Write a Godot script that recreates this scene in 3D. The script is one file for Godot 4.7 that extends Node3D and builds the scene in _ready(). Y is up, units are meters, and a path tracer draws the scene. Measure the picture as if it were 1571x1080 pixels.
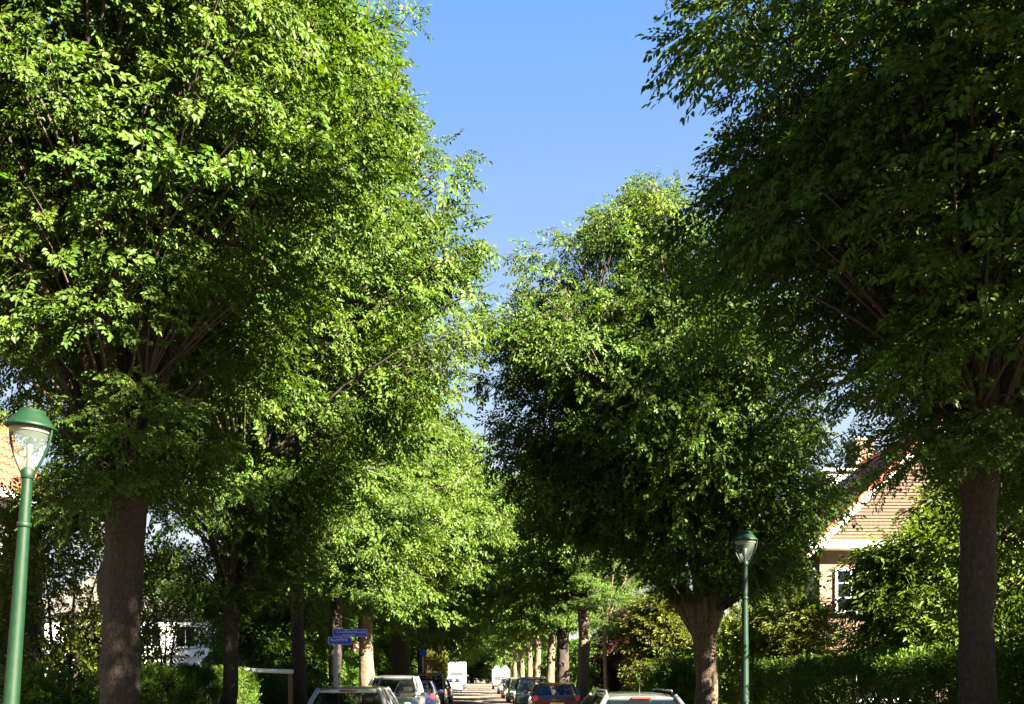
extends Node3D
# A tree-lined residential street in summer sun, seen from the middle of the road.
# Camera at the origin, the road runs along -z. "d" below is the distance from the camera along the road.

var M := {}
var sprays := {}
var tints := {}
var names := {}
const EYE := 1.65

func lin(r: float, g: float, b: float, a := 1.0) -> Color:
	return Color(r, g, b, a).linear_to_srgb()

# ---------------------------------------------------------------- nodes
func numbered(called: String) -> String:
	var n: int = names.get(called, 0)
	names[called] = n + 1
	return called if n == 0 else "%s_%03d" % [called, n]

func thing(called: String, label: String, category: String, at := Vector3.ZERO, turn := 0.0, group := "") -> Node3D:
	var o := Node3D.new()
	o.name = numbered(called)
	add_child(o)
	o.position = at
	o.rotation.y = turn
	o.set_meta("label", label)
	o.set_meta("category", category)
	if group != "":
		o.set_meta("group", group)
	return o

func ST() -> SurfaceTool:
	var st := SurfaceTool.new()
	st.begin(Mesh.PRIMITIVE_TRIANGLES)
	st.set_smooth_group(-1)
	return st

func done(st: SurfaceTool) -> ArrayMesh:
	st.generate_normals()
	return st.commit()

func put(called: String, mesh: Mesh, mat: Material, parent: Node, stuff := false) -> MeshInstance3D:
	var o := MeshInstance3D.new()
	o.name = called
	o.mesh = mesh
	o.material_override = mat
	parent.add_child(o, true)
	if stuff:
		o.set_meta("kind", "stuff")
	return o

func struct(called: String, mesh: Mesh, mat: Material) -> MeshInstance3D:
	var o := put(called, mesh, mat, self)
	o.set_meta("kind", "structure")
	return o

# ---------------------------------------------------------------- shapes
func tri(st: SurfaceTool, a: Vector3, b: Vector3, c: Vector3) -> void:
	st.add_vertex(a); st.add_vertex(b); st.add_vertex(c)

func quad(st: SurfaceTool, a: Vector3, b: Vector3, c: Vector3, d: Vector3) -> void:
	tri(st, a, b, c)
	tri(st, a, c, d)

func box(st: SurfaceTool, c: Vector3, s: Vector3, bev := 0.0, bs := Basis()) -> void:
	var h := s * 0.5
	var e := minf(bev, minf(h.x, minf(h.y, h.z)) * 0.9)
	if e <= 0.0:
		var p := []
		for i in 8:
			p.append(c + bs * Vector3(h.x if i & 1 else -h.x, h.y if i & 2 else -h.y, h.z if i & 4 else -h.z))
		quad(st, p[0], p[1], p[3], p[2]); quad(st, p[4], p[6], p[7], p[5])
		quad(st, p[0], p[4], p[5], p[1]); quad(st, p[2], p[3], p[7], p[6])
		quad(st, p[0], p[2], p[6], p[4]); quad(st, p[1], p[5], p[7], p[3])
		return
	var v := func(sx: int, sy: int, sz: int, ax: int) -> Vector3:
		var q := Vector3(sx * (h.x - (0.0 if ax == 0 else e)), sy * (h.y - (0.0 if ax == 1 else e)), sz * (h.z - (0.0 if ax == 2 else e)))
		return c + bs * q
	for s1 in [-1, 1]:
		quad(st, v.call(s1, -1, -1, 0), v.call(s1, 1, -1, 0), v.call(s1, 1, 1, 0), v.call(s1, -1, 1, 0))
		quad(st, v.call(-1, s1, -1, 1), v.call(1, s1, -1, 1), v.call(1, s1, 1, 1), v.call(-1, s1, 1, 1))
		quad(st, v.call(-1, -1, s1, 2), v.call(1, -1, s1, 2), v.call(1, 1, s1, 2), v.call(-1, 1, s1, 2))
		for s2 in [-1, 1]:
			quad(st, v.call(s1, s2, -1, 0), v.call(s1, s2, 1, 0), v.call(s1, s2, 1, 1), v.call(s1, s2, -1, 1))
			quad(st, v.call(s1, -1, s2, 0), v.call(s1, 1, s2, 0), v.call(s1, 1, s2, 2), v.call(s1, -1, s2, 2))
			quad(st, v.call(-1, s1, s2, 1), v.call(1, s1, s2, 1), v.call(1, s1, s2, 2), v.call(-1, s1, s2, 2))
			for s3 in [-1, 1]:
				tri(st, v.call(s1, s2, s3, 0), v.call(s1, s2, s3, 1), v.call(s1, s2, s3, 2))

func rings(st: SurfaceTool, rs: Array, cap := true) -> void:
	var n: int = rs[0].size()
	st.set_smooth_group(0)
	for i in rs.size() - 1:
		for j in n:
			var k := (j + 1) % n
			quad(st, rs[i][j], rs[i][k], rs[i + 1][k], rs[i + 1][j])
	st.set_smooth_group(-1)
	if cap:
		for e in [0, rs.size() - 1]:
			for j in range(1, n - 1):
				tri(st, rs[e][0], rs[e][j], rs[e][j + 1])

func tube(st: SurfaceTool, pts: Array, rad: Array, sides := 8, lump := 0.0, sd := 0, cap := true) -> void:
	var rs := []
	var x := Vector3.RIGHT
	for i in pts.size():
		var t: Vector3 = (pts[mini(i + 1, pts.size() - 1)] - pts[maxi(i - 1, 0)]).normalized()
		x = (x - t * x.dot(t))
		if x.length() < 0.01:
			x = t.cross(Vector3.FORWARD)
		x = x.normalized()
		var y := t.cross(x)
		var ring := []
		for j in sides:
			var a := TAU * j / sides
			var r: float = rad[i]
			if lump > 0.0:
				r *= 1.0 + lump * sin(a * 3.0 + i * 0.7 + sd) * 0.5 + lump * sin(a * 5.0 - i * 1.3 + sd * 2.0) * 0.5
			ring.append(pts[i] + (x * cos(a) + y * sin(a)) * r)
		rs.append(ring)
	rings(st, rs, cap)

func lathe(st: SurfaceTool, prof: Array, sides := 20, at := Vector3.ZERO, bs := Basis()) -> void:
	var rs := []
	for p in prof:
		var ring := []
		for j in sides:
			var a := TAU * j / sides
			ring.append(at + bs * Vector3(p.x * cos(a), p.y, p.x * sin(a)))
		rs.append(ring)
	rings(st, rs, true)

func bez(a: Vector3, b: Vector3, c: Vector3, t: float) -> Vector3:
	return a.lerp(b, t).lerp(b.lerp(c, t), t)

func boxm(c: Vector3, s: Vector3, bev := 0.0, bs := Basis()) -> ArrayMesh:
	var st := ST()
	box(st, c, s, bev, bs)
	return done(st)

# ---------------------------------------------------------------- materials
func noise_tex(freq: float, c0: Color, c1: Color, c2: Color, size := 512, octaves := 4, kind := FastNoiseLite.TYPE_SIMPLEX_SMOOTH, sd := 1) -> NoiseTexture2D:
	var n := FastNoiseLite.new()
	n.noise_type = kind
	n.frequency = freq
	n.seed = sd
	n.fractal_octaves = octaves
	var g := Gradient.new()
	g.offsets = PackedFloat32Array([0.0, 0.5, 1.0])
	g.colors = PackedColorArray([c0, c1, c2])
	var t := NoiseTexture2D.new()
	t.width = size; t.height = size
	t.seamless = true
	t.noise = n
	t.color_ramp = g
	return t

func grey_tex(freq: float, size := 512, octaves := 5, sd := 3) -> NoiseTexture2D:
	return noise_tex(freq, Color.BLACK, Color(0.5, 0.5, 0.5), Color.WHITE, size, octaves, FastNoiseLite.TYPE_SIMPLEX_SMOOTH, sd)

func plain(c: Color, rough := 0.8, metal := 0.0) -> StandardMaterial3D:
	var m := StandardMaterial3D.new()
	m.albedo_color = c
	m.roughness = rough
	m.metallic = metal
	return m

func grain(c0: Color, c1: Color, c2: Color, freq: float, scale: Vector3, rough := 0.9, relief := 0.0, world := true, sd := 1) -> StandardMaterial3D:
	var m := plain(Color.WHITE, rough)
	m.albedo_texture = noise_tex(freq, c0, c1, c2, 512, 5, FastNoiseLite.TYPE_SIMPLEX_SMOOTH, sd)
	m.uv1_triplanar = true
	m.uv1_world_triplanar = world
	m.uv1_scale = scale
	if relief > 0.0:
		m.heightmap_enabled = true
		m.heightmap_texture = grey_tex(freq * 1.5, 512, 5, sd + 7)
		m.heightmap_scale = relief
	return m

func brick_material(face: Color, dark: Color, joint: Color) -> StandardMaterial3D:
	var im := Image.create(512, 512, false, Image.FORMAT_RGB8)
	im.fill(joint)
	var r := RandomNumberGenerator.new()
	r.seed = 77
	for row in 16:
		for k in 5:
			var c := face.lerp(dark, r.randf())
			var x0 := k * 128 - (64 if row % 2 else 0)
			im.fill_rect(Rect2i(x0 + 3, row * 32 + 3, 122, 26), c)
	var m := plain(Color.WHITE, 0.9)
	m.albedo_texture = ImageTexture.create_from_image(im)
	m.uv1_triplanar = true
	m.uv1_world_triplanar = true
	m.uv1_scale = Vector3(1, 1, 1)
	return m

func car_paint(c: Color, metal := 0.35) -> StandardMaterial3D:
	var m := plain(c, 0.35, metal)
	m.clearcoat_enabled = true
	m.clearcoat = 1.0
	m.clearcoat_roughness = 0.04
	return m

func make_materials() -> void:
	var leaf := plain(Color.WHITE, 0.5)
	leaf.vertex_color_use_as_albedo = true
	leaf.metallic_specular = 0.28
	leaf.backlight_enabled = true
	leaf.backlight = lin(0.9, 0.9, 0.12)
	M.leaf = leaf
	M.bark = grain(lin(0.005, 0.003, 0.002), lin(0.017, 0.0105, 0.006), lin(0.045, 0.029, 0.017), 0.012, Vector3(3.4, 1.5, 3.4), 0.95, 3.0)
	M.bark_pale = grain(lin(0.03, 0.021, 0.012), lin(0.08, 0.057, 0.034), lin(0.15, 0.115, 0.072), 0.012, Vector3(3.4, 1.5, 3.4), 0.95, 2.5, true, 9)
	M.twig = plain(lin(0.03, 0.021, 0.013), 0.9)
	M.ground = grain(lin(0.03, 0.035, 0.012), lin(0.06, 0.055, 0.025), lin(0.09, 0.075, 0.04), 0.01, Vector3(0.4, 0.4, 0.4), 0.95, 4.0)
	M.road = grain(lin(0.055, 0.041, 0.03), lin(0.08, 0.06, 0.044), lin(0.105, 0.08, 0.06), 0.02, Vector3(0.7, 0.7, 0.7), 0.85, 0.6)
	M.pave = grain(lin(0.16, 0.14, 0.12), lin(0.22, 0.20, 0.17), lin(0.28, 0.26, 0.22), 0.02, Vector3(0.8, 0.8, 0.8), 0.9, 0.6, true, 5)
	M.kerb = grain(lin(0.22, 0.21, 0.2), lin(0.3, 0.29, 0.27), lin(0.36, 0.35, 0.33), 0.03, Vector3(1, 1, 1), 0.9, 0.3, true, 6)
	M.green_paint = grain(lin(0.0018, 0.011, 0.004), lin(0.0026, 0.0145, 0.0052), lin(0.004, 0.019, 0.0075), 0.02, Vector3(1.5, 0.8, 1.5), 0.5, 0.0, true, 41)
	M.green_paint.clearcoat_enabled = true
	M.green_paint.metallic_specular = 0.32
	M.green_paint.clearcoat = 0.05
	M.green_paint.clearcoat_roughness = 0.2
	var g := plain(Color(0.75, 0.85, 0.8, 0.05), 0.04)
	g.transparency = BaseMaterial3D.TRANSPARENCY_ALPHA
	g.metallic_specular = 0.12
	M.lamp_glass = g
	var cg := plain(Color(0.05, 0.07, 0.07, 0.6), 0.03)
	cg.transparency = BaseMaterial3D.TRANSPARENCY_ALPHA
	M.car_glass = cg
	var wg := plain(Color(0.04, 0.05, 0.06, 0.75), 0.03)
	wg.transparency = BaseMaterial3D.TRANSPARENCY_ALPHA
	M.window_glass = wg
	M.reflector = plain(lin(0.22, 0.2, 0.15), 0.5, 0.4)
	M.white = grain(lin(0.5, 0.5, 0.48), lin(0.6, 0.6, 0.58), lin(0.68, 0.68, 0.66), 0.02, Vector3(0.6, 0.6, 0.6), 0.6)
	M.plaster = grain(lin(0.6, 0.6, 0.58), lin(0.72, 0.72, 0.7), lin(0.78, 0.78, 0.76), 0.012, Vector3(0.5, 0.5, 0.5), 0.9, 0.4, true, 11)
	M.brick = brick_material(lin(0.11, 0.062, 0.034), lin(0.075, 0.04, 0.021), lin(0.11, 0.09, 0.07))
	M.course = grain(lin(0.03, 0.018, 0.01), lin(0.058, 0.035, 0.02), lin(0.095, 0.062, 0.036), 0.02, Vector3(0.9, 3.0, 0.9), 0.9, 0.5, true, 12)
	M.mortar = plain(lin(0.09, 0.065, 0.045), 0.95)
	M.tile_red = []
	M.tile_orange = []
	for k in 3:
		var f := 0.55 + 0.1 * k
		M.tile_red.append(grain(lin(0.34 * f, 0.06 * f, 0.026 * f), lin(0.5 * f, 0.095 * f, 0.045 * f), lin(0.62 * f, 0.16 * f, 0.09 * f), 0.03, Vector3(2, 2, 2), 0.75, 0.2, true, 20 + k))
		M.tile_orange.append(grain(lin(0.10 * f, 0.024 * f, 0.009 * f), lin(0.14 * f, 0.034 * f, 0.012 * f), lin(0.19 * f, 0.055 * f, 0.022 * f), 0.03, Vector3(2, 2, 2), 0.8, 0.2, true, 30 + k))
	M.slate = grain(lin(0.03, 0.026, 0.022), lin(0.045, 0.04, 0.035), lin(0.065, 0.056, 0.05), 0.03, Vector3(1, 2, 1), 0.8, 0.5, true, 51)
	M.dark = plain(lin(0.02, 0.02, 0.022), 0.7)
	M.rubber = plain(lin(0.02, 0.02, 0.02), 0.85)
	M.alloy = plain(lin(0.4, 0.4, 0.42), 0.35, 0.8)
	M.red_lens = plain(lin(0.45, 0.01, 0.008), 0.15)
	M.red_lens.clearcoat_enabled = true
	M.red_lens.clearcoat = 1.0
	M.clear_lens = plain(lin(0.6, 0.62, 0.65), 0.08, 0.3)
	M.plate = plain(lin(0.65, 0.42, 0.02), 0.5)
	M.sign_blue = plain(lin(0.008, 0.05, 0.7), 0.35)
	M.sign_white = plain(lin(0.75, 0.75, 0.75), 0.5)
	M.steel = plain(lin(0.38, 0.40, 0.37), 0.5, 0.3)
	M.wood = grain(lin(0.10, 0.06, 0.03), lin(0.16, 0.1, 0.05), lin(0.22, 0.15, 0.08), 0.02, Vector3(1, 6, 1), 0.8, 0.4, true, 14)
	M.pink = plain(lin(0.5, 0.28, 0.26), 0.6)
	M.lead = plain(lin(0.2, 0.2, 0.21), 0.6, 0.2)

# ---------------------------------------------------------------- foliage
func leaf_shape(v: PackedVector3Array, c: PackedColorArray, at: Vector3, dir: Vector3, up: Vector3, l: float, w: float, fold: float, col: Color) -> void:
	var s := dir.cross(up).normalized()
	var n := s.cross(dir).normalized()
	var tip := at + dir * l - n * l * 0.14
	for side in [-1.0, 1.0]:
		var q: Vector3 = (s * side * cos(fold) + n * sin(fold))
		var p1: Vector3 = at + dir * l * 0.3 + q * w * 0.5
		var p2: Vector3 = at + dir * l * 0.68 + q * w * 0.36 - n * l * 0.04
		v.append_array(PackedVector3Array([at, p1, p2, at, p2, tip]))
		for i in 6:
			c.append(col)

func add_spray(v: PackedVector3Array, c: PackedColorArray, r: RandomNumberGenerator, tr: Transform3D, n: int, L: float, ll: float, lw: float, tone: float, wood := 1) -> void:
	# a twig with leaves set alternately along it, hanging a little
	var vv := PackedVector3Array()
	var p0 := Vector3.ZERO
	for k in wood:
		var p1 := Vector3(L * (k + 1) / (wood + 0.2), -0.05 * L * (k + 1), r.randf_range(-0.03, 0.03) * L)
		var e := 0.004
		var a := [Vector3(0, e, 0), Vector3(0, -e, e), Vector3(0, -e, -e)]
		for j in 3:
			var q: Vector3 = a[j]
			var q2: Vector3 = a[(j + 1) % 3]
			vv.append_array(PackedVector3Array([p0 + q, p0 + q2, p1 + q2, p0 + q, p1 + q2, p1 + q]))
			for i in 6:
				c.append(Color(0.6, 0.42, 0.9))
		p0 = p1
	for i in n:
		var t := (i + 0.6) / n
		var side := 1.0 if i % 2 else -1.0
		var at := Vector3(L * t * 0.94, -0.05 * L * t * t + r.randf_range(-0.02, 0.02), 0.0)
		var ang := lerpf(1.15, 0.15, t * t) + r.randf_range(-0.3, 0.3)
		var dir := Vector3(cos(ang), r.randf_range(-0.85, 0.15), side * sin(ang)).normalized()
		at += dir * 0.25 * ll + Vector3(0, 0, side * r.randf() * L * 0.12 * (1.0 - t))
		var up := (Vector3.UP + Vector3(r.randf_range(-0.6, 0.6), 0, r.randf_range(-0.6, 0.6))).normalized()
		var f := tone * r.randf_range(0.75, 1.25)
		leaf_shape(vv, c, at, dir, up, ll * r.randf_range(0.75, 1.2), lw * r.randf_range(0.8, 1.15), r.randf_range(0.05, 0.5), Color(f * r.randf_range(0.9, 1.15), f, f * r.randf_range(0.8, 1.2)))
	for q in vv:
		v.append(tr * q)

func leaf_mesh(v: PackedVector3Array, c: PackedColorArray) -> ArrayMesh:
	var arr := []
	arr.resize(Mesh.ARRAY_MAX)
	arr[Mesh.ARRAY_VERTEX] = v
	arr[Mesh.ARRAY_COLOR] = c
	var m := ArrayMesh.new()
	m.add_surface_from_arrays(Mesh.PRIMITIVE_TRIANGLES, arr)
	return m

func make_spray(n: int, L: float, ll: float, lw: float, sd: int) -> ArrayMesh:
	var r := RandomNumberGenerator.new()
	r.seed = sd
	var v := PackedVector3Array()
	var c := PackedColorArray()
	add_spray(v, c, r, Transform3D(), n, L, ll, lw, 1.0, 3)
	return leaf_mesh(v, c)

func make_plume(sprays_n: int, len: float, wid: float, n: int, L: float, ll: float, lw: float, sd: int, scale := 1.0) -> ArrayMesh:
	# the leafy end of a bough: tip at the origin, running back along -x, layered and drooping at its edges
	var r := RandomNumberGenerator.new()
	r.seed = sd
	var v := PackedVector3Array()
	var c := PackedColorArray()
	for i in sprays_n:
		var q := pow(r.randf(), 0.8)
		var o := r.randf_range(-1, 1)
		var pos := Vector3(-len * (1.0 - q), 0, o * wid * (1.15 - 0.75 * q))
		pos.y = r.randfn(0.0, 0.10) - 0.25 * o * o * wid - 0.10 * q * q * len
		var f := Vector3(0.55, -0.42, o * 0.75) + rv(r, 0.5)
		var up := Vector3(0.7, 0.55, 0.35 * o) + rv(r, 0.5)
		add_spray(v, c, r, Transform3D(facing(f, up, scale * r.randf_range(0.75, 1.2)), pos), n, L, ll, lw, r.randf_range(0.86, 1.14))
	return leaf_mesh(v, c)

func make_tuft(sprays_n: int, rad: float, n: int, L: float, ll: float, lw: float, sd: int, rise: float) -> ArrayMesh:
	# a rounded clump of shoots growing outwards from its middle
	var r := RandomNumberGenerator.new()
	r.seed = sd
	var v := PackedVector3Array()
	var c := PackedColorArray()
	for i in sprays_n:
		var o := rv(r, 1.0)
		if o.length() > 1.0:
			o = o.normalized() * 0.9
		var f := o.normalized() * 0.8 + Vector3(0, rise, 0) + rv(r, 0.4)
		add_spray(v, c, r, Transform3D(facing(f, Vector3.UP * 0.5 + o + rv(r, 0.4), r.randf_range(0.75, 1.2)), o * rad * Vector3(1, 0.7, 1)), n, L, ll, lw, r.randf_range(0.86, 1.14))
	return leaf_mesh(v, c)

func leaf_tint(c: Color) -> StandardMaterial3D:
	var key := Color(snappedf(c.r, 0.007), snappedf(c.g, 0.01), snappedf(c.b, 0.003))
	if not tints.has(key):
		var m: StandardMaterial3D = M.leaf.duplicate()
		m.albedo_color = lin(key.r, key.g, key.b)
		tints[key] = m
	return tints[key]

func rv(r: RandomNumberGenerator, s := 1.0) -> Vector3:
	return Vector3(r.randf_range(-s, s), r.randf_range(-s, s), r.randf_range(-s, s))

func facing(f: Vector3, up: Vector3, s: float) -> Basis:
	f = f.normalized()
	var z := f.cross(up)
	if z.length() < 0.01:
		z = f.cross(Vector3(0.3, 0.2, 0.9))
	z = z.normalized()
	return Basis(f * s, z.cross(f) * s, z * s)

func scatter(root: Node3D, called: String, mesh: Mesh, ts: Array, cs: PackedColorArray, singles := 0) -> void:
	# the sprays nearest the road view stand as parts of their own, the rest as one mass
	var taken := {}
	if singles > 0:
		var order := range(ts.size())
		var eye := Vector3(0, EYE, 0) - root.position
		var dist := PackedFloat32Array()
		for t in ts:
			dist.append(t.origin.distance_squared_to(eye))
		order.sort_custom(func(a, b): return dist[a] < dist[b])
		for k in mini(singles, order.size()):
			var i: int = order[k]
			taken[i] = true
			var o := put("leafy_branch", mesh, leaf_tint(cs[i]), root)
			o.transform = ts[i]
	var mm := MultiMesh.new()
	mm.transform_format = MultiMesh.TRANSFORM_3D
	mm.use_colors = true
	mm.mesh = mesh
	mm.instance_count = ts.size() - taken.size()
	var n := 0
	for i in ts.size():
		if not taken.has(i):
			mm.set_instance_transform(n, ts[i])
			mm.set_instance_color(n, cs[i])
			n += 1
	var o2 := MultiMeshInstance3D.new()
	o2.name = called
	o2.multimesh = mm
	o2.material_override = M.leaf
	o2.set_meta("kind", "stuff")
	root.add_child(o2, true)

func envelope(t: float, p: Dictionary) -> float:
	var rm: float = p.get("rm", 0.45)
	if t < rm:
		return lerpf(p.get("lo", 0.6), 1.0, smoothstep(0.0, 1.0, t / rm))
	return pow(maxf(0.0, 1.0 - pow((t - rm) / (1.0 - rm), p.get("pw", 1.6))), 0.75)

func tree(called: String, label: String, x: float, d: float, p: Dictionary, group := "street trees lining the road") -> Node3D:
	var r := RandomNumberGenerator.new()
	r.seed = p.seed
	var root := thing(called, label, "tree", Vector3(x, 0, -d), 0.0, group)
	var noise := FastNoiseLite.new()
	noise.seed = p.seed
	noise.frequency = 1.0
	var fork: float = p.fork
	var tr: float = p.tr
	var cb: float = p.cb
	var h: float = p.h
	var R: float = p.R
	var off: Vector3 = p.get("off", Vector3.ZERO)
	var lean: Vector3 = p.get("lean", Vector3.ZERO)
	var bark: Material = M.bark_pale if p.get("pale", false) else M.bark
	# trunk
	var st := ST()
	var rows := []
	var steps := 24
	var sides := 20
	var knots: Array = p.get("knots", [])
	if knots.is_empty():
		for k in 5:
			knots.append([r.randf_range(0.6, fork), r.randf() * TAU, tr * r.randf_range(0.1, 0.28), r.randf_range(0.08, 0.16)])
	var top := Vector3.ZERO
	for i in steps + 1:
		var t := float(i) / steps
		var y := t * (fork + 0.1) - 0.1
		var mid := Vector3(sin(t * 4.0 + p.seed) * 0.05, y, cos(t * 3.0 + p.seed) * 0.05) + lean * t * fork
		var ring := []
		for j in sides:
			var a := TAU * j / sides
			var rr := tr * (1.0 - 0.2 * t + 0.12 * pow(t, 6.0))
			rr += tr * 0.6 * pow(1.0 - t, 7.0) * (1.0 + 0.45 * sin(a * 5.0 + p.seed))
			rr *= 1.0 + 0.10 * noise.get_noise_3d(cos(a) * 1.3, y * 1.6, sin(a) * 1.3) * 2.0 + 0.025 * sin(a * 7.0 + y * 2.0)
			for q in knots:
				var da := absf(angle_difference(a, q[1])) * tr
				rr += q[2] * exp(-((y - q[0]) * (y - q[0]) + da * da) / (q[3] * q[3]))
			ring.append(mid + Vector3(cos(a), 0, sin(a)) * rr)
		rows.append(ring)
		top = mid
	rings(st, rows)
	put("trunk", done(st), bark, root)
	# limbs
	var limbs := []
	var K: int = p.get("limbs", 7)
	for k in K + 1:
		var a := TAU * k / K + r.randf_range(-0.3, 0.3)
		var dir := Vector3(cos(a), 0, sin(a))
		var reach := R * r.randf_range(0.38, 0.62) if k < K else 0.3
		var ey := lerpf(cb, h, r.randf_range(0.62, 0.86)) if k < K else lerpf(cb, h, 0.93)
		var s: Vector3 = top - Vector3(0, r.randf_range(0.02, 0.22) * (1.0 if k < K else 0.0), 0) * minf(1.0, fork * 0.3)
		var e := top + dir * reach + off * 0.8
		e.y = ey
		var c := top + dir * reach * 0.62 + off * 0.3
		c.y = lerpf(top.y, ey, 0.35)
		var lp := []
		var lr := []
		for i in 9:
			var t := i / 8.0
			lp.append(bez(s, c, e, t) + rv(r, 0.07) * sin(t * PI))
			lr.append(lerpf(tr * (p.get("thick", 0.5) if k < K else 0.62), 0.018, pow(t, 0.8)))
		limbs.append(lp)
		st = ST()
		tube(st, lp, lr, 8, 0.04, k)
		put("limb", done(st), bark, root)
	# boughs, each carrying a plume of leafy sprays
	var base: Color = p.col
	var ts := []
	var cs := PackedColorArray()
	var tw := ST()
	var nb: int = p.nb
	var ls: float = p.get("ls", 1.0)
	for b in nb:
		var t := 0.0
		var dir := Vector3.RIGHT
		var rr := R
		var u := 1.0
		var axis := top
		var tip := top
		for again in 7:
			for tries in 20:
				t = r.randf()
				if r.randf() < envelope(t, p) + 0.05:
					break
			var a := b * 2.399963 + r.randf_range(-0.5, 0.5) + again * 1.7
			dir = Vector3(cos(a), 0, sin(a))
			rr = R * envelope(t, p) * (0.97 + 0.36 * noise.get_noise_3d(dir.x * 2.2, t * 4.0, dir.z * 2.2))
			u = lerpf(p.get("inner", 0.3), 1.0, sqrt(r.randf()))
			axis = top + off * smoothstep(0.0, 0.6, t)
			tip = Vector3(axis.x, lerpf(cb, h, t), axis.z) + dir * rr * u
			# boughs gather in layers and leave gaps between them
			if noise.get_noise_3d(tip.x * 0.42 + 9.0, tip.y * 0.75, tip.z * 0.42) > -0.04 or r.randf() < 0.12:
				break
		var want := Vector3(lerpf(axis.x, tip.x, 0.4), maxf(top.y, tip.y - 0.5 * rr * u - 0.3), lerpf(axis.z, tip.z, 0.4))
		var s := top
		var bd := 1e9
		for lp in limbs:
			for q in lp:
				var dd: float = q.distance_squared_to(want)
				if dd < bd:
					bd = dd
					s = q
		var len := s.distance_to(tip)
		var mid := s.lerp(tip, 0.55) + Vector3(0, 0.16 * len, 0) + rv(r, 0.12)
		if p.get("twigs", true):
			var bp := []
			var br := []
			for i in 5:
				bp.append(bez(s, mid, tip, i / 4.0))
				br.append(lerpf(0.010 + 0.006 * len, 0.004, i / 4.0))
			tube(tw, bp, br, 4, 0.0, 0, false)
		var yellow: float = maxf(0.0, r.randfn(0.15, 0.3)) * p.get("yellow", 0.3)
		var bf := r.randf_range(0.8, 1.2)
		var bc := Color(base.r * bf * (1.0 + 0.9 * yellow), base.g * bf * (1.0 + 0.35 * yellow), base.b * bf)
		var tan := (tip - mid).normalized()
		var out := Vector3(tip.x - axis.x, 0.0, tip.z - axis.z).normalized()
		var f := (tan * 0.6 + out * 0.7 + rv(r, 0.25))
		f.y *= 0.5
		var sc: float = ls * clampf(len / 2.4, 0.6, 1.1) * r.randf_range(0.8, 1.2)
		var bs := facing(f, Vector3.UP + rv(r, 0.22), sc)
		if r.randf() < 0.5:
			bs.z = -bs.z
		ts.append(Transform3D(bs, tip))
		cs.append(bc)
	if p.get("twigs", true):
		put("branches", done(tw), M.twig, root, true)
	scatter(root, "crown", sprays[p.get("spray", "near_a")], ts, cs, p.get("singles", 0))
	return root

func shrub(called: String, label: String, x: float, d: float, p: Dictionary, category := "shrub", group := "garden shrubs and bushes") -> Node3D:
	# p: h height, R radius, y0 foliage start, n sprays, col, ls; several stems from the ground, clumps of foliage round their ends
	var r := RandomNumberGenerator.new()
	r.seed = p.seed
	var root := thing(called, label, category, Vector3(x, 0, -d), 0.0, group)
	var h: float = p.h
	var R: float = p.R
	var y0: float = p.get("y0", 0.15)
	var stems: int = p.get("stems", 5)
	var tr: float = p.get("tr", 0.035)
	var clumps := []
	for k in stems:
		var a := TAU * k / stems + r.randf_range(-0.4, 0.4)
		var e := Vector3(cos(a) * R * r.randf_range(0.35, 0.6), lerpf(y0, h, r.randf_range(0.6, 0.85)), sin(a) * R * r.randf_range(0.35, 0.6))
		var s := Vector3(cos(a), 0, sin(a)) * tr * 1.5 + Vector3(0, -0.05, 0)
		var c := Vector3(e.x * 0.25, e.y * 0.55, e.z * 0.25)
		var pts := []
		var rad := []
		for i in 7:
			pts.append(bez(s, c, e, i / 6.0) + rv(r, 0.03))
			rad.append(lerpf(tr, 0.008, i / 6.0))
		var st := ST()
		tube(st, pts, rad, 6)
		put("stem", done(st), M.bark, root)
	var n: int = p.n
	var ts := []
	var cs := PackedColorArray()
	var base: Color = p.col
	for k in n:
		var t := pow(r.randf(), 0.8)
		var a := k * 2.399963 + r.randf_range(-0.4, 0.4)
		var env := pow(maxf(0.0, 1.0 - pow(absf(t * 2.0 - 0.85) / 1.15, 2.4)), 0.5)
		var u := lerpf(0.25, 1.0, sqrt(r.randf()))
		var cpos := Vector3(cos(a) * R * env * u, lerpf(y0, h, t), sin(a) * R * env * u)
		var out := Vector3(cpos.x, (t - 0.3) * R * 0.5, cpos.z).normalized()
		var bs := facing(out + rv(r, 0.4), Vector3.UP + rv(r, 0.3), p.get("ls", 1.0) * r.randf_range(0.75, 1.25))
		if r.randf() < 0.5:
			bs.z = -bs.z
		ts.append(Transform3D(bs, cpos))
		var v := r.randf_range(0.72, 1.28)
		cs.append(Color(base.r * v, base.g * v, base.b * v))
	scatter(root, "foliage", sprays[p.get("spray", "tuft")], ts, cs, p.get("singles", 0))
	return root

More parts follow.
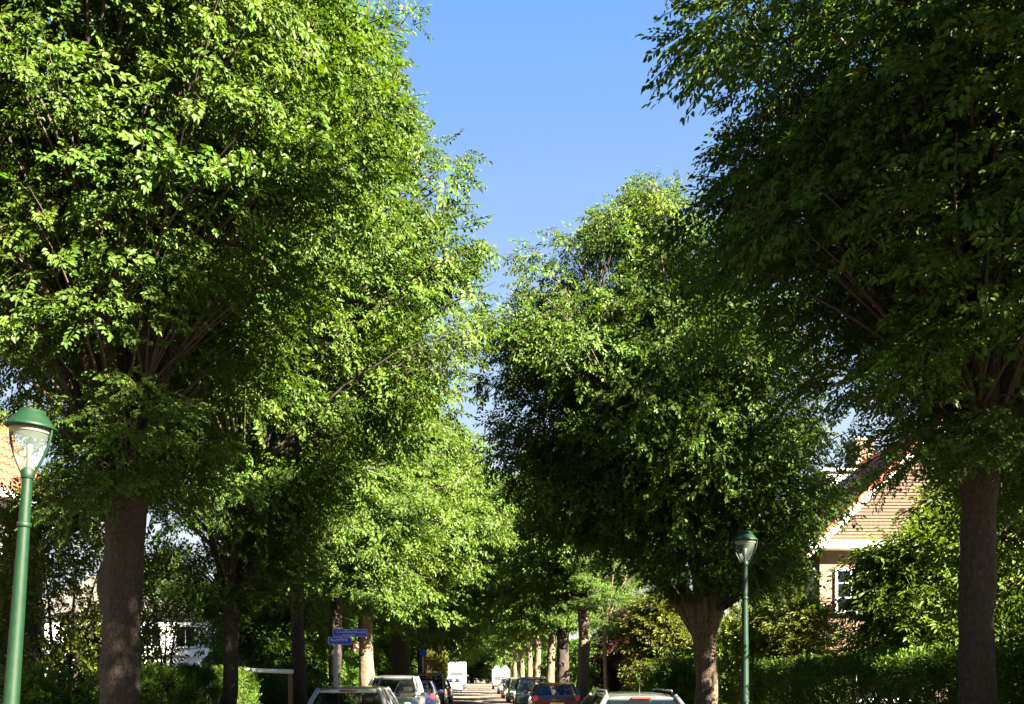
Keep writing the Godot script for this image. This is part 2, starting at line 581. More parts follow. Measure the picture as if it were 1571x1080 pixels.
func hedge(label: String, x: float, d0: float, d1: float, h: float, w: float, n: int, col: Color, sd: int) -> void:
	var r := RandomNumberGenerator.new()
	r.seed = sd
	var mid := (d0 + d1) * 0.5
	var L := d1 - d0
	var root := thing("clipped_hedge", label, "hedge", Vector3(x, 0, -mid), 0.0, "clipped garden hedges")
	var st := ST()
	# the woody inside: short upright stems with side twigs
	var k := 0
	while k < L / 0.16:
		var z := -L / 2 + 0.1 + k * 0.16
		var xx := r.randf_range(-0.3, 0.3) * w
		tube(st, [Vector3(xx, -0.05, z), Vector3(xx + r.randf_range(-0.05, 0.05), h * 0.5, z + 0.05), Vector3(xx + r.randf_range(-0.1, 0.1), h * 0.93, z)], [0.022, 0.014, 0.005], 4, 0.0, 0, false)
		k += 1
	put("inner_stems", done(st), M.twig, root, true)
	var ts := []
	var cs := PackedColorArray()
	for i in n:
		var face := r.randf()
		var q := Vector3.ZERO
		var nrm := Vector3.UP
		var deep := absf(r.randfn(0.0, 0.07))
		var z := r.randf_range(-L / 2, L / 2)
		var y := r.randf_range(0.08, h)
		if face < 0.3:
			q = Vector3(r.randf_range(-w / 2, w / 2), h - deep, z)
		elif face < 0.62:
			q = Vector3(-w / 2 + deep, y, z); nrm = Vector3.LEFT
		elif face < 0.88:
			q = Vector3(w / 2 - deep, y, z); nrm = Vector3.RIGHT
		else:
			var s := 1.0 if r.randf() < 0.5 else -1.0
			q = Vector3(r.randf_range(-w / 2, w / 2), y, s * (L / 2 - deep)); nrm = Vector3(0, 0, s)
		q += nrm * 0.05 * sin(z * 2.1 + y * 1.7 + sd)
		ts.append(Transform3D(facing(nrm * 0.8 + Vector3(0, 0.6, 0) + rv(r, 0.7), nrm + Vector3.UP * 0.4 + rv(r, 0.6), r.randf_range(0.45, 0.7)), q))
		var v := r.randf_range(0.75, 1.25)
		cs.append(Color(col.r * v, col.g * v, col.b * v))
	scatter(root, "foliage", sprays.hedge, ts, cs)

# ---------------------------------------------------------------- street furniture
func lamp_post(label: String, x: float, d: float, tilt: float, s: float) -> void:
	var root := thing("street_lamp", label, "street lamp", Vector3(x, 0, -d), 0.0, "green street lamps")
	root.rotation.z = tilt
	var st := ST()
	lathe(st, [Vector2(0.085, -0.1), Vector2(0.085, 0.9), Vector2(0.08, 0.95), Vector2(0.066, 1.02), Vector2(0.055, 2.2), Vector2(0.041, 3.3 * s)], 20)
	put("pole", done(st), M.green_paint, root)
	st = ST()
	lathe(st, [Vector2(0.052, 2.87), Vector2(0.056, 2.875), Vector2(0.056, 2.905), Vector2(0.05, 2.91)], 20)
	put("collar", done(st), M.green_paint, root)
	st = ST()
	lathe(st, [Vector2(0.05, 3.27 * s), Vector2(0.055, 3.29 * s), Vector2(0.055, 3.33 * s), Vector2(0.03, 3.36 * s)], 20)
	put("pole_cap", done(st), M.green_paint, root)
	var y0 := 3.31 * s
	var y1 := y0 + 0.36
	for k in 2:
		var a := 0.15 + PI * k
		var dir := Vector3(cos(a), 0, sin(a))
		var pts := []
		var rad := []
		for i in 9:
			var t := i / 8.0
			pts.append(Vector3(0, lerpf(y0 - 0.02, y1 + 0.01, t), 0) + dir * (0.045 + 0.14 * sin(t * PI * 0.5)))
			rad.append(0.011)
		st = ST()
		tube(st, pts, rad, 8)
		put("bracket_arm", done(st), M.green_paint, root)
	st = ST()
	lathe(st, [Vector2(0.05, y0 + 0.03), Vector2(0.09, y0 + 0.09), Vector2(0.135, y0 + 0.2), Vector2(0.155, y0 + 0.33)], 24)
	put("glass_bowl", done(st), M.lamp_glass, root)
	st = ST()
	lathe(st, [Vector2(0.155, y1 - 0.035), Vector2(0.165, y1 - 0.03), Vector2(0.165, y1 + 0.005), Vector2(0.14, y1 + 0.005)], 24)
	put("reflector_ring", done(st), M.reflector, root)
	st = ST()
	lathe(st, [Vector2(0.02, y0 + 0.04), Vector2(0.02, y0 + 0.16), Vector2(0.03, y0 + 0.19), Vector2(0.03, y0 + 0.27), Vector2(0.012, y0 + 0.3)], 12)
	put("bulb", done(st), M.dark, root)
	st = ST()
	lathe(st, [Vector2(0.18, y1 + 0.004), Vector2(0.202, y1 + 0.008), Vector2(0.204, y1 + 0.018), Vector2(0.18, y1 + 0.04), Vector2(0.14, y1 + 0.09), Vector2(0.108, y1 + 0.132), Vector2(0.1, y1 + 0.138), Vector2(0.096, y1 + 0.156), Vector2(0.06, y1 + 0.166), Vector2(0.015, y1 + 0.168)], 28)
	put("hood", done(st), M.green_paint, root)

func sign_plate(root: Node3D, called: String, y: float, L: float, H: float, turn: float, shift: float, lines: Array, sd: int) -> void:
	var bs := Basis(Vector3.UP, turn)
	var c := Vector3(0, y, 0) + bs * Vector3(shift, 0, 0.055)
	var o := put(called, boxm(c, Vector3(L, H, 0.018), 0.005, bs), M.sign_blue, root)
	var st := ST()
	for e in [-1, 1]:
		box(st, c + bs * Vector3(0, e * (H * 0.5 - 0.012), 0.0105), Vector3(L - 0.02, 0.007, 0.003), 0.0, bs)
		box(st, c + bs * Vector3(e * (L * 0.5 - 0.012), 0, 0.0105), Vector3(0.007, H - 0.035, 0.003), 0.0, bs)
	put("border", done(st), M.sign_white, o)
	# the photograph shows only blurred white strokes, no readable letters
	var r := RandomNumberGenerator.new()
	r.seed = sd
	st = ST()
	for ln in lines:
		var xx: float = -ln[1] * 0.5
		while xx < ln[1] * 0.5:
			var w: float = ln[2] * r.randf_range(0.3, 0.75)
			var hh: float = ln[2] * (1.0 if r.randf() < 0.3 else 0.68)
			box(st, c + bs * Vector3(xx + w * 0.5 + ln[3], ln[0] + hh * 0.5 - ln[2] * 0.4, 0.0105), Vector3(ln[2] * 0.2, hh, 0.003), 0.0, bs)
			box(st, c + bs * Vector3(xx + w * 0.5 + ln[3], ln[0] + (hh if r.randf() < 0.5 else 0.0) * 0.9 - ln[2] * 0.32, 0.0106), Vector3(w, ln[2] * 0.16, 0.003), 0.0, bs)
			xx += w + ln[2] * 0.2
	put("lettering", done(st), M.sign_white, o, true)

func street_name_sign() -> void:
	var root := thing("street_name_sign", "grey post with two blue street name plates in white lettering", "street sign", Vector3(-3.66, 0, -25))
	var st := ST()
	lathe(st, [Vector2(0.055, -0.1), Vector2(0.055, 2.84), Vector2(0.04, 2.87), Vector2(0.01, 2.88)], 14)
	put("post", done(st), M.steel, root)
	sign_plate(root, "name_plate", 2.735, 0.88, 0.2, 0.12, 0.36, [[0.025, 0.72, 0.06, 0.02], [-0.055, 0.32, 0.04, -0.05]], 4)
	sign_plate(root, "name_plate", 2.53, 0.66, 0.19, 0.55, 0.08, [[0.02, 0.46, 0.075, -0.03]], 8)
	for y in [2.735, 2.53]:
		st = ST()
		lathe(st, [Vector2(0.062, y - 0.05), Vector2(0.062, y + 0.05)], 14)
		put("clamp", done(st), M.steel, root)

func round_sign(called: String, label: String, x: float, d: float, h: float, rad: float, mat: Material) -> void:
	var root := thing(called, label, "road sign", Vector3(x, 0, -d))
	var st := ST()
	lathe(st, [Vector2(0.03, -0.1), Vector2(0.03, h + rad * 0.6)], 10)
	put("post", done(st), M.steel, root)
	st = ST()
	lathe(st, [Vector2(rad * 0.96, 0), Vector2(rad, 0.006), Vector2(rad, 0.014), Vector2(rad * 0.96, 0.02)], 24, Vector3(0, h, 0.035), Basis(Vector3.RIGHT, PI / 2))
	put("plate", done(st), mat, root)
	st = ST()
	for e in [-0.4, 0.4]:
		box(st, Vector3(0, h + e * rad, 0.032), Vector3(0.09, 0.03, 0.012), 0.0)
	put("bracket", done(st), M.steel, root)

# ---------------------------------------------------------------- cars
func lower_ring(z: float, w: float, t: float, b: float) -> Array:
	var half := [Vector2(w * 0.82, b), Vector2(w * 0.965, b + 0.07), Vector2(w, lerpf(b, t, 0.42)), Vector2(w * 0.985, lerpf(b, t, 0.76)), Vector2(w * 0.95, t - 0.035), Vector2(w * 0.87, t), Vector2(w * 0.45, t + 0.014)]
	var ring := []
	for q in half:
		ring.append(Vector3(q.x, q.y, z))
	for i in range(half.size() - 1, -1, -1):
		ring.append(Vector3(-half[i].x, half[i].y, z))
	return ring

func car(called: String, label: String, category: String, x: float, d: float, away: bool, p: Dictionary) -> void:
	# local axes: the nose points to -z; d is the distance to the end that faces the camera
	var L: float = p.get("L", 4.25)
	var W: float = p.get("W", 1.74) * 0.5
	var H: float = p.get("H", 1.45)
	var belt: float = p.get("belt", 0.93)
	var hood: float = p.get("hood", 0.86)
	var root := thing(called, label, category, Vector3(x, 0.014, -(d + L * 0.5)), 0.0 if away else PI, "cars parked along the kerbs")
	var paint: Material = p.paint
	var zf := -L * 0.5
	var zr := L * 0.5
	var zbf: float = zf + p.get("bonnet", 1.05)     # windscreen base
	var zrf: float = zbf + p.get("rake", 0.75)      # front edge of the roof
	var zbr: float = zr - p.get("boot", 0.14)       # rear window base
	var zrr: float = zbr - p.get("tail", 0.32)      # rear edge of the roof
	var st := ST()
	var deck: float = p.get("deck", belt)
	rings(st, [lower_ring(zf, W * 0.78, 0.6, 0.32), lower_ring(zf + 0.08, W * 0.91, 0.69, 0.24), lower_ring(zf + 0.35, W * 0.97, hood * 0.93, 0.2), lower_ring(zbf, W, hood + 0.02, 0.2), lower_ring(zbf + 0.2, W, belt - 0.02, 0.2),
		lower_ring(0, W, belt, 0.2), lower_ring(zbr - 0.2, W * 0.995, belt, 0.2), lower_ring(zbr, W * 0.98, deck, 0.22), lower_ring(zr - 0.06, W * 0.95, deck - 0.05, 0.25), lower_ring(zr, W * 0.88, deck - 0.14, 0.34)])
	var body := put("body", done(st), paint, root)
	# roof
	var wb := W * 0.88
	var wr: float = W * p.get("roof_w", 0.69)
	var rs := []
	var n := 8
	for i in n + 1:
		var t := float(i) / n
		var z := lerpf(zrf - 0.03, zrr + 0.04, t)
		var e := pow(absf(t * 2.0 - 1.0), 3.0)
		var y := H - 0.055 * e
		var w := wr * (1.0 - 0.05 * e)
		var half := [Vector2(w * 0.9, y - 0.075), Vector2(w, y - 0.06), Vector2(w * 0.985, y - 0.035), Vector2(w * 0.86, y - 0.014), Vector2(w * 0.45, y)]
		var ring := []
		for q in half:
			ring.append(Vector3(q.x, q.y, z))
		for k in range(half.size() - 1, -1, -1):
			ring.append(Vector3(-half[k].x, half[k].y, z))
		rs.append(ring)
	st = ST()
	rings(st, rs)
	var roof := put("roof", done(st), p.get("roof_paint", paint), root)
	var yr := H - 0.075
	var zm := (zbf + zbr) * 0.5 + 0.05
	for s in [-1.0, 1.0]:
		for q in [[zbf, zrf, 0.034], [zbr, zrr, 0.05], [zm, zm + 0.02, 0.03]]:
			st = ST()
			tube(st, [Vector3(s * wb, belt - 0.03, q[0]), Vector3(s * lerpf(wb, wr, 0.5) * 1.012, lerpf(belt, yr, 0.5) + 0.01, lerpf(q[0], q[1], 0.5)), Vector3(s * wr * 0.97, yr + 0.02, q[1])], [q[2] * 1.15, q[2], q[2]], 6)
			put("pillar", done(st), M.dark if q[0] == zm else paint, root)
		# side windows, two each side
		for q in [[zbf + 0.12, zm - 0.03, zrf + 0.05, zm - 0.02], [zm + 0.03, zbr - 0.08, zm + 0.04, zrr - 0.05]]:
			st = ST()
			quad(st, Vector3(s * wb * 0.995, belt, q[0]), Vector3(s * wb * 0.995, belt, q[1]), Vector3(s * wr * 0.97, yr, q[3]), Vector3(s * wr * 0.97, yr, q[2]))
			put("side_window", done(st), M.car_glass, root)
		st = ST()
		box(st, Vector3(s * (W + 0.09), belt + 0.06, zbf + 0.32), Vector3(0.17, 0.11, 0.07), 0.03)
		box(st, Vector3(s * (W * 0.95), belt + 0.015, zbf + 0.33), Vector3(0.12, 0.03, 0.04), 0.01)
		put("wing_mirror", done(st), paint, root)
		st = ST()
		box(st, Vector3(s * W * 0.70, 0.66, zf + 0.11), Vector3(0.34, 0.13, 0.16), 0.05)
		put("headlight", done(st), M.clear_lens, root)
		st = ST()
		box(st, Vector3(s * W * 0.84, p.get("tail_y", 0.82), zr - 0.06), Vector3(0.2, p.get("tail_h", 0.22), 0.13), 0.04)
		put("tail_light", done(st), M.red_lens, root)
		if p.get("rails", false):
			st = ST()
			tube(st, [Vector3(s * wr * 0.93, H - 0.03, zrf + 0.2), Vector3(s * wr * 0.93, H + 0.035, zrf + 0.3), Vector3(s * wr * 0.93, H + 0.04, 0.3), Vector3(s * wr * 0.93, H + 0.035, zrr - 0.2), Vector3(s * wr * 0.93, H - 0.03, zrr - 0.1)], [0.014, 0.016, 0.016, 0.016, 0.014], 6)
			put("roof_rail", done(st), M.alloy, root)
		for z in [zf + 0.78, zr - 0.78]:
			var wn := Node3D.new()
			wn.name = "wheel"
			root.add_child(wn, true)
			wn.position = Vector3(s * (W - 0.09), 0.31, z)
			var bs := Basis(Vector3.BACK, PI / 2)
			st = ST()
			lathe(st, [Vector2(0.2, -0.1), Vector2(0.29, -0.1), Vector2(0.312, -0.07), Vector2(0.316, 0), Vector2(0.312, 0.07), Vector2(0.29, 0.1), Vector2(0.2, 0.1)], 20, Vector3.ZERO, bs)
			put("tyre", done(st), M.rubber, wn)
			st = ST()
			lathe(st, [Vector2(0.2, -0.103), Vector2(0.18, -0.106), Vector2(0.06, -0.09), Vector2(0.02, -0.11), Vector2(0.02, 0.11), Vector2(0.06, 0.09), Vector2(0.18, 0.106), Vector2(0.2, 0.103)], 20, Vector3.ZERO, bs)
			put("rim", done(st), M.alloy, wn)
	st = ST()
	quad(st, Vector3(-wb * 0.95, belt - 0.02, zbf + 0.02), Vector3(wb * 0.95, belt - 0.02, zbf + 0.02), Vector3(wr * 0.93, yr + 0.01, zrf), Vector3(-wr * 0.93, yr + 0.01, zrf))
	put("windscreen", done(st), M.car_glass, root)
	st = ST()
	quad(st, Vector3(-wb * 0.93, belt + 0.03, zbr - 0.02), Vector3(wb * 0.93, belt + 0.03, zbr - 0.02), Vector3(wr * 0.92, yr + 0.01, zrr), Vector3(-wr * 0.92, yr + 0.01, zrr))
	put("rear_window", done(st), M.car_glass, root)
	put("brake_light", boxm(Vector3(0, H - 0.085, zrr + 0.06), Vector3(0.34, 0.035, 0.05), 0.012), M.red_lens, root)
	for e in [-1, 1]:
		var z := zf - 0.005 if e < 0 else zr + 0.005
		put("bumper", boxm(Vector3(0, 0.42, z - e * 0.04), Vector3(W * 1.78, 0.2, 0.16), 0.06), M.dark if p.get("dark_bumper", false) else paint, root)
		put("number_plate", boxm(Vector3(0, 0.45 if e < 0 else 0.62, z + e * 0.05 - (0.0 if e < 0 else 0.03)), Vector3(0.5, 0.11, 0.012), 0.003), M.plate, root)
	# seats and dashboard, seen through the glass
	put("dashboard", boxm(Vector3(0, belt - 0.1, zbf + 0.38), Vector3(wb * 1.7, 0.16, 0.4), 0.06), M.dark, root)
	put("floor", boxm(Vector3(0, 0.4, 0.2), Vector3(wb * 1.7, 0.08, L * 0.55), 0.0), M.dark, root)
	for s in [-1.0, 1.0]:
		for z in [zm - 0.15, zm + 0.75]:
			st = ST()
			box(st, Vector3(s * 0.35, 0.78, z), Vector3(0.46, 0.62, 0.14), 0.05, Basis(Vector3.RIGHT, -0.2))
			box(st, Vector3(s * 0.35, 1.18, z + 0.09), Vector3(0.26, 0.17, 0.1), 0.04)
			box(st, Vector3(s * 0.35, 0.52, z - 0.28), Vector3(0.48, 0.14, 0.5), 0.05)
			put("seat", done(st), M.dark, root)
	if p.get("antenna", false):
		st = ST()
		tube(st, [Vector3(0, H - 0.02, zrr - 0.15), Vector3(0, H + 0.08, zrr - 0.13), Vector3(0, H + 0.3, zrr - 0.02)], [0.012, 0.005, 0.003], 6)
		put("antenna", done(st), M.dark, root)

func van(called: String, label: String, x: float, d: float, away: bool, p: Dictionary) -> void:
	# a tall box body behind a cab
	var L: float = p.L
	var W: float = p.W
	var H: float = p.H
	var root := thing(called, label, p.get("category", "van"), Vector3(x, 0.014, -(d + L * 0.5)), 0.0 if away else PI, "cars parked along the kerbs")
	var zf := -L * 0.5
	var zr := L * 0.5
	put("box_body", boxm(Vector3(0, (H + 0.5) * 0.5, zf + 1.6 + (L - 1.6) * 0.5), Vector3(W, H - 0.5, L - 1.6), 0.06), p.paint, root)
	put("chassis", boxm(Vector3(0, 0.42, 0.1), Vector3(W * 0.8, 0.16, L * 0.9), 0.02), M.dark, root)
	var st := ST()
	var w := W * 0.46
	var rs := []
	for q in [[zf, 0.85, 1.0, 0.4], [zf + 0.12, 0.96, 1.15, 0.35], [zf + 0.55, 1.0, 1.3, 0.32], [zf + 1.58, 1.0, 1.3, 0.32]]:
		rs.append(lower_ring(q[0], w * q[1], q[2], q[3]))
	rings(st, rs)
	put("cab", done(st), p.paint, root)
	put("cab_roof", boxm(Vector3(0, 2.1, zf + 1.3), Vector3(w * 1.75, 0.1, 0.6), 0.04), p.paint, root)
	st = ST()
	quad(st, Vector3(-w * 0.9, 1.3, zf + 0.5), Vector3(w * 0.9, 1.3, zf + 0.5), Vector3(w * 0.84, 2.06, zf + 1.02), Vector3(-w * 0.84, 2.06, zf + 1.02))
	put("windscreen", done(st), M.car_glass, root)
	put("cab_interior", boxm(Vector3(0, 1.6, zf + 1.35), Vector3(w * 1.6, 0.9, 0.3), 0.05), M.dark, root)
	for s in [-1.0, 1.0]:
		st = ST()
		tube(st, [Vector3(s * w * 0.93, 1.28, zf + 0.5), Vector3(s * w * 0.87, 2.08, zf + 1.02)], [0.05, 0.04], 6)
		put("pillar", done(st), p.paint, root)
		put("headlight", boxm(Vector3(s * w * 0.75, 0.8, zf + 0.04), Vector3(0.3, 0.2, 0.1), 0.04), M.clear_lens, root)
		put("tail_light", boxm(Vector3(s * W * 0.44, 0.75, zr), Vector3(0.14, 0.26, 0.05), 0.02), M.red_lens, root)
		for z in [zf + 0.9, zr - 1.0]:
			st = ST()
			lathe(st, [Vector2(0.18, -0.1), Vector2(0.32, -0.1), Vector2(0.34, 0), Vector2(0.32, 0.1), Vector2(0.18, 0.1)], 18, Vector3(s * (W * 0.46 - 0.1), 0.33, z), Basis(Vector3.BACK, PI / 2))
			put("wheel", done(st), M.rubber, root)
	put("rear_window", boxm(Vector3(0, H * 0.56, zr + 0.003), Vector3(W * 0.72, 0.5, 0.02), 0.0), M.dark, root)
	put("bumper", boxm(Vector3(0, 0.5, zr + 0.05), Vector3(W * 0.95, 0.2, 0.16), 0.04), M.dark, root)
	if p.has("domes"):
		for s in [-0.3, 0.3]:
			st = ST()
			lathe(st, [Vector2(0.36, H - 0.02), Vector2(0.36, H + 0.12), Vector2(0.3, H + 0.26), Vector2(0.16, H + 0.35), Vector2(0.02, H + 0.38)], 16, Vector3(s * W * 0.8, 0, zr - 1.0))
			put("roof_dome", done(st), p.paint, root)

# ---------------------------------------------------------------- houses
func pantile(w: float, l: float) -> ArrayMesh:
	# one S-shaped roof tile lying in the xz plane, length along z (downhill +z)
	var st := ST()
	var prof := [Vector2(0, 0.012), Vector2(0.18, 0.045), Vector2(0.36, 0.055), Vector2(0.55, 0.03), Vector2(0.78, 0.0), Vector2(1.06, 0.02)]
	st.set_smooth_group(0)
	for i in prof.size() - 1:
		var a: Vector2 = prof[i]
		var b: Vector2 = prof[i + 1]
		quad(st, Vector3(a.x * w, a.y, 0), Vector3(b.x * w, b.y, 0), Vector3(b.x * w, b.y + 0.025, l * 1.12), Vector3(a.x * w, a.y + 0.025, l * 1.12))
	st.set_smooth_group(-1)
	for i in prof.size() - 1:
		var a: Vector2 = prof[i]
		var b: Vector2 = prof[i + 1]
		quad(st, Vector3(a.x * w, a.y + 0.025, l * 1.12), Vector3(b.x * w, b.y + 0.025, l * 1.12), Vector3(b.x * w, b.y, l * 1.12), Vector3(a.x * w, a.y, l * 1.12))
	return done(st)

func tiled_slope(parent: Node3D, ridge0: Vector3, along: Vector3, down: Vector3, n_along: int, n_down: int, mats: Array, first: int, sd: int) -> void:
	# tiles from the ridge line downwards; the first columns are tiles of their own, the rest one mass
	var r := RandomNumberGenerator.new()
	r.seed = sd
	var w := 0.25
	var l := 0.32
	var m := pantile(w, l)
	var nrm := down.cross(along).normalized()
	if nrm.y < 0:
		nrm = -nrm
	var slope := put("roof_underlay", done(slab(ridge0 - nrm * 0.03, along * n_along * w, down * n_down * l, -nrm * 0.12)), M.wood, parent)
	var rest := ST()
	for i in n_along:
		for j in n_down:
			var at := ridge0 + along * i * w + down * j * l + nrm * (0.012 + r.randf_range(0, 0.012))
			var t := Transform3D(Basis(along, nrm, down).rotated(nrm, r.randf_range(-0.02, 0.02)), at)
			if i < first:
				var o := put("tile", m, mats[r.randi() % mats.size()], parent)
				o.transform = t
			else:
				rest.append_from(m, 0, t)
	if n_along > first:
		put("roof_tiles", rest.commit(), mats[1], parent, true)

func slab(a: Vector3, u: Vector3, v: Vector3, w: Vector3) -> SurfaceTool:
	var st := ST()
	var p := [a, a + u, a + u + v, a + v]
	quad(st, p[0], p[1], p[2], p[3])
	quad(st, p[0] + w, p[1] + w, p[2] + w, p[3] + w)
	for i in 4:
		var k := (i + 1) % 4
		quad(st, p[i], p[k], p[k] + w, p[i] + w)
	return st

func window(parent: Node3D, c: Vector3, w: float, h: float, turn: float, bars_x := 1, bars_y := 1) -> void:
	# frame 6 cm proud of the wall with mullions, glass set back inside it and a sill
	var o := Node3D.new()
	o.name = "window"
	parent.add_child(o, true)
	o.position = c
	o.rotation.y = turn
	var st := ST()
	var f := 0.08
	box(st, Vector3(0, h * 0.5 - f * 0.5, 0.03), Vector3(w, f, 0.08), 0.008)
	box(st, Vector3(0, -h * 0.5 + f * 0.5, 0.03), Vector3(w, f, 0.08), 0.008)
	for s in [-1, 1]:
		box(st, Vector3(s * (w * 0.5 - f * 0.5), 0, 0.031), Vector3(f, h - 2 * f - 0.004, 0.08), 0.008)
	for i in bars_x:
		box(st, Vector3(-w * 0.5 + w * (i + 1) / (bars_x + 1), 0, 0.026), Vector3(0.05, h - 2 * f - 0.004, 0.05), 0.006)
	for i in bars_y:
		box(st, Vector3(0, -h * 0.5 + h * (i + 1) / (bars_y + 1), 0.0245), Vector3(w - 2 * f - 0.004, 0.035, 0.04), 0.006)
	put("frame", done(st), M.white, o)
	put("pane", boxm(Vector3(0, 0, 0.012), Vector3(w - f, h - f, 0.012)), M.window_glass, o)
	put("backing", boxm(Vector3(0, 0, 0.001), Vector3(w - f, h - f, 0.004)), M.dark, o)
	put("sill", boxm(Vector3(0, -h * 0.5 - 0.035, 0.06), Vector3(w + 0.14, 0.06, 0.16), 0.01), M.kerb, o)

func house_by_lamp() -> void:
	# the orange-roofed brick house beside the near street lamp; its eaves run along the street and end at d = 22
	var root := thing("brick_house", "brick house with orange tiled roof and white gutter behind the near lamp", "house", Vector3(-15.2, 0, -34))
	root.scale = Vector3.ONE * 1.36
	var L := 13.0
	put("wall", boxm(Vector3(-3.6, 2.7, L * 0.5), Vector3(7.2, 5.4, L), 0.0), M.brick, root)
	var a := deg_to_rad(56)
	var down := Vector3(cos(a), -sin(a), 0)
	var eave := Vector3(0.42, 5.42, 0)
	var n_down := 19
	var ridge := eave - down * (0.32 * n_down)
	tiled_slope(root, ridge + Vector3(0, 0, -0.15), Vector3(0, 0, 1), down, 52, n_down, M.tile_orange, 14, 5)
	# the far slope and the gable end
	var down2 := Vector3(-cos(a), -sin(a), 0)
	put("rear_slope", done(slab(ridge + Vector3(0, 0, -0.15), Vector3(0, 0, 13.0), down2 * 6.1, Vector3(-sin(a), cos(a), 0) * -0.1)), M.tile_orange[0], root)
	var st := ST()
	var gx := ridge.x
	for z in [0.0, L]:
		tri(st, Vector3(0, 5.4, z), Vector3(-7.2, 5.4, z), Vector3(gx, ridge.y - 0.1, z))
	put("gable", done(st), M.brick, root)
	st = ST()
	tube(st, [ridge + Vector3(0, 0.03, -0.2), ridge + Vector3(0, 0.03, 13.0)], [0.11, 0.11], 10)
	put("ridge_tiles", done(st), M.tile_orange[1], root)
	# verge tiles along the end of the roof
	for j in n_down:
		var c := ridge + down * (0.32 * (j + 0.5)) + Vector3(0, 0.06, -0.19)
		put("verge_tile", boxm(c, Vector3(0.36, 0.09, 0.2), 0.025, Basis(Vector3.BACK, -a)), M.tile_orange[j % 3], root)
	put("gutter", boxm(Vector3(0.5, 5.3, 6.3), Vector3(0.16, 0.22, 13.0), 0.04), M.white, root)
	put("soffit", boxm(Vector3(0.21, 5.18, 6.3), Vector3(0.42, 0.05, 13.0), 0.0), M.white, root)
	st = ST()
	tube(st, [Vector3(0.5, 5.2, 0.1), Vector3(0.3, 4.9, 0.1), Vector3(0.08, 4.7, 0.1), Vector3(0.08, 0.0, 0.1)], [0.04, 0.04, 0.04, 0.04], 8)
	put("downpipe", done(st), M.white, root)
	for z in [1.6, 4.6, 8.0, 11.0]:
		window(root, Vector3(0.0, 3.9, z), 1.3, 1.3, PI / 2, 1, 0)
		window(root, Vector3(0.0, 1.5, z), 1.5, 1.5, PI / 2, 1, 0)

func white_house() -> void:
	var root := thing("white_house", "white plastered house behind the hedge and the leaning garden tree", "house", Vector3(-21.5, 0, -57))
	var w := 11.5
	put("wall", boxm(Vector3(0, 2.6, -4), Vector3(w, 5.2, 8), 0.0), M.plaster, root)
	var st := ST()
	for s in [-1, 1]:
		quad(st, Vector3(s * (w * 0.5 + 0.4), 5.1, 0.4), Vector3(s * (w * 0.5 + 0.4), 5.1, -8.4), Vector3(0, 8.6, -5.4), Vector3(0, 8.6, -2.6))
	var rf := put("roof", done(st), M.slate, root)
	st = ST()
	tri(st, Vector3(-w * 0.5 - 0.4, 5.1, 0.4), Vector3(w * 0.5 + 0.4, 5.1, 0.4), Vector3(0, 8.6, -2.6))
	tri(st, Vector3(-w * 0.5 - 0.4, 5.1, -8.4), Vector3(w * 0.5 + 0.4, 5.1, -8.4), Vector3(0, 8.6, -5.4))
	put("front_slope", done(st), M.slate, root)
	put("cornice", boxm(Vector3(0, 2.75, 0.06), Vector3(w + 0.1, 0.14, 0.16), 0.02), M.plaster, root)
	# glazed front door in a projecting white porch, windows either side
	put("porch", boxm(Vector3(3.55, 1.35, 0.5), Vector3(1.5, 2.7, 1.0), 0.02), M.white, root)
	put("porch_roof", boxm(Vector3(3.55, 2.78, 0.56), Vector3(1.8, 0.1, 1.3), 0.02), M.lead, root)
	var door := put("door", boxm(Vector3(3.45, 1.05, 1.02), Vector3(0.9, 2.1, 0.06), 0.01), M.lead, root)
	put("letter_box", boxm(Vector3(3.45, 1.1, 1.06), Vector3(0.3, 0.06, 0.02), 0.005), M.pink, door)
	window(root, Vector3(1.7, 1.5, 0), 1.2, 1.7, 0, 2, 0)
	window(root, Vector3(-0.7, 1.5, 0), 1.5, 1.6, 0, 2, 0)
	window(root, Vector3(-2.9, 1.5, 0), 1.3, 1.6, 0, 1, 0)
	for x in [-4.4, -2.0, 0.6, 2.4, 4.4]:
		window(root, Vector3(x, 3.9, 0), 1.2, 1.3, 0, 1, 0)

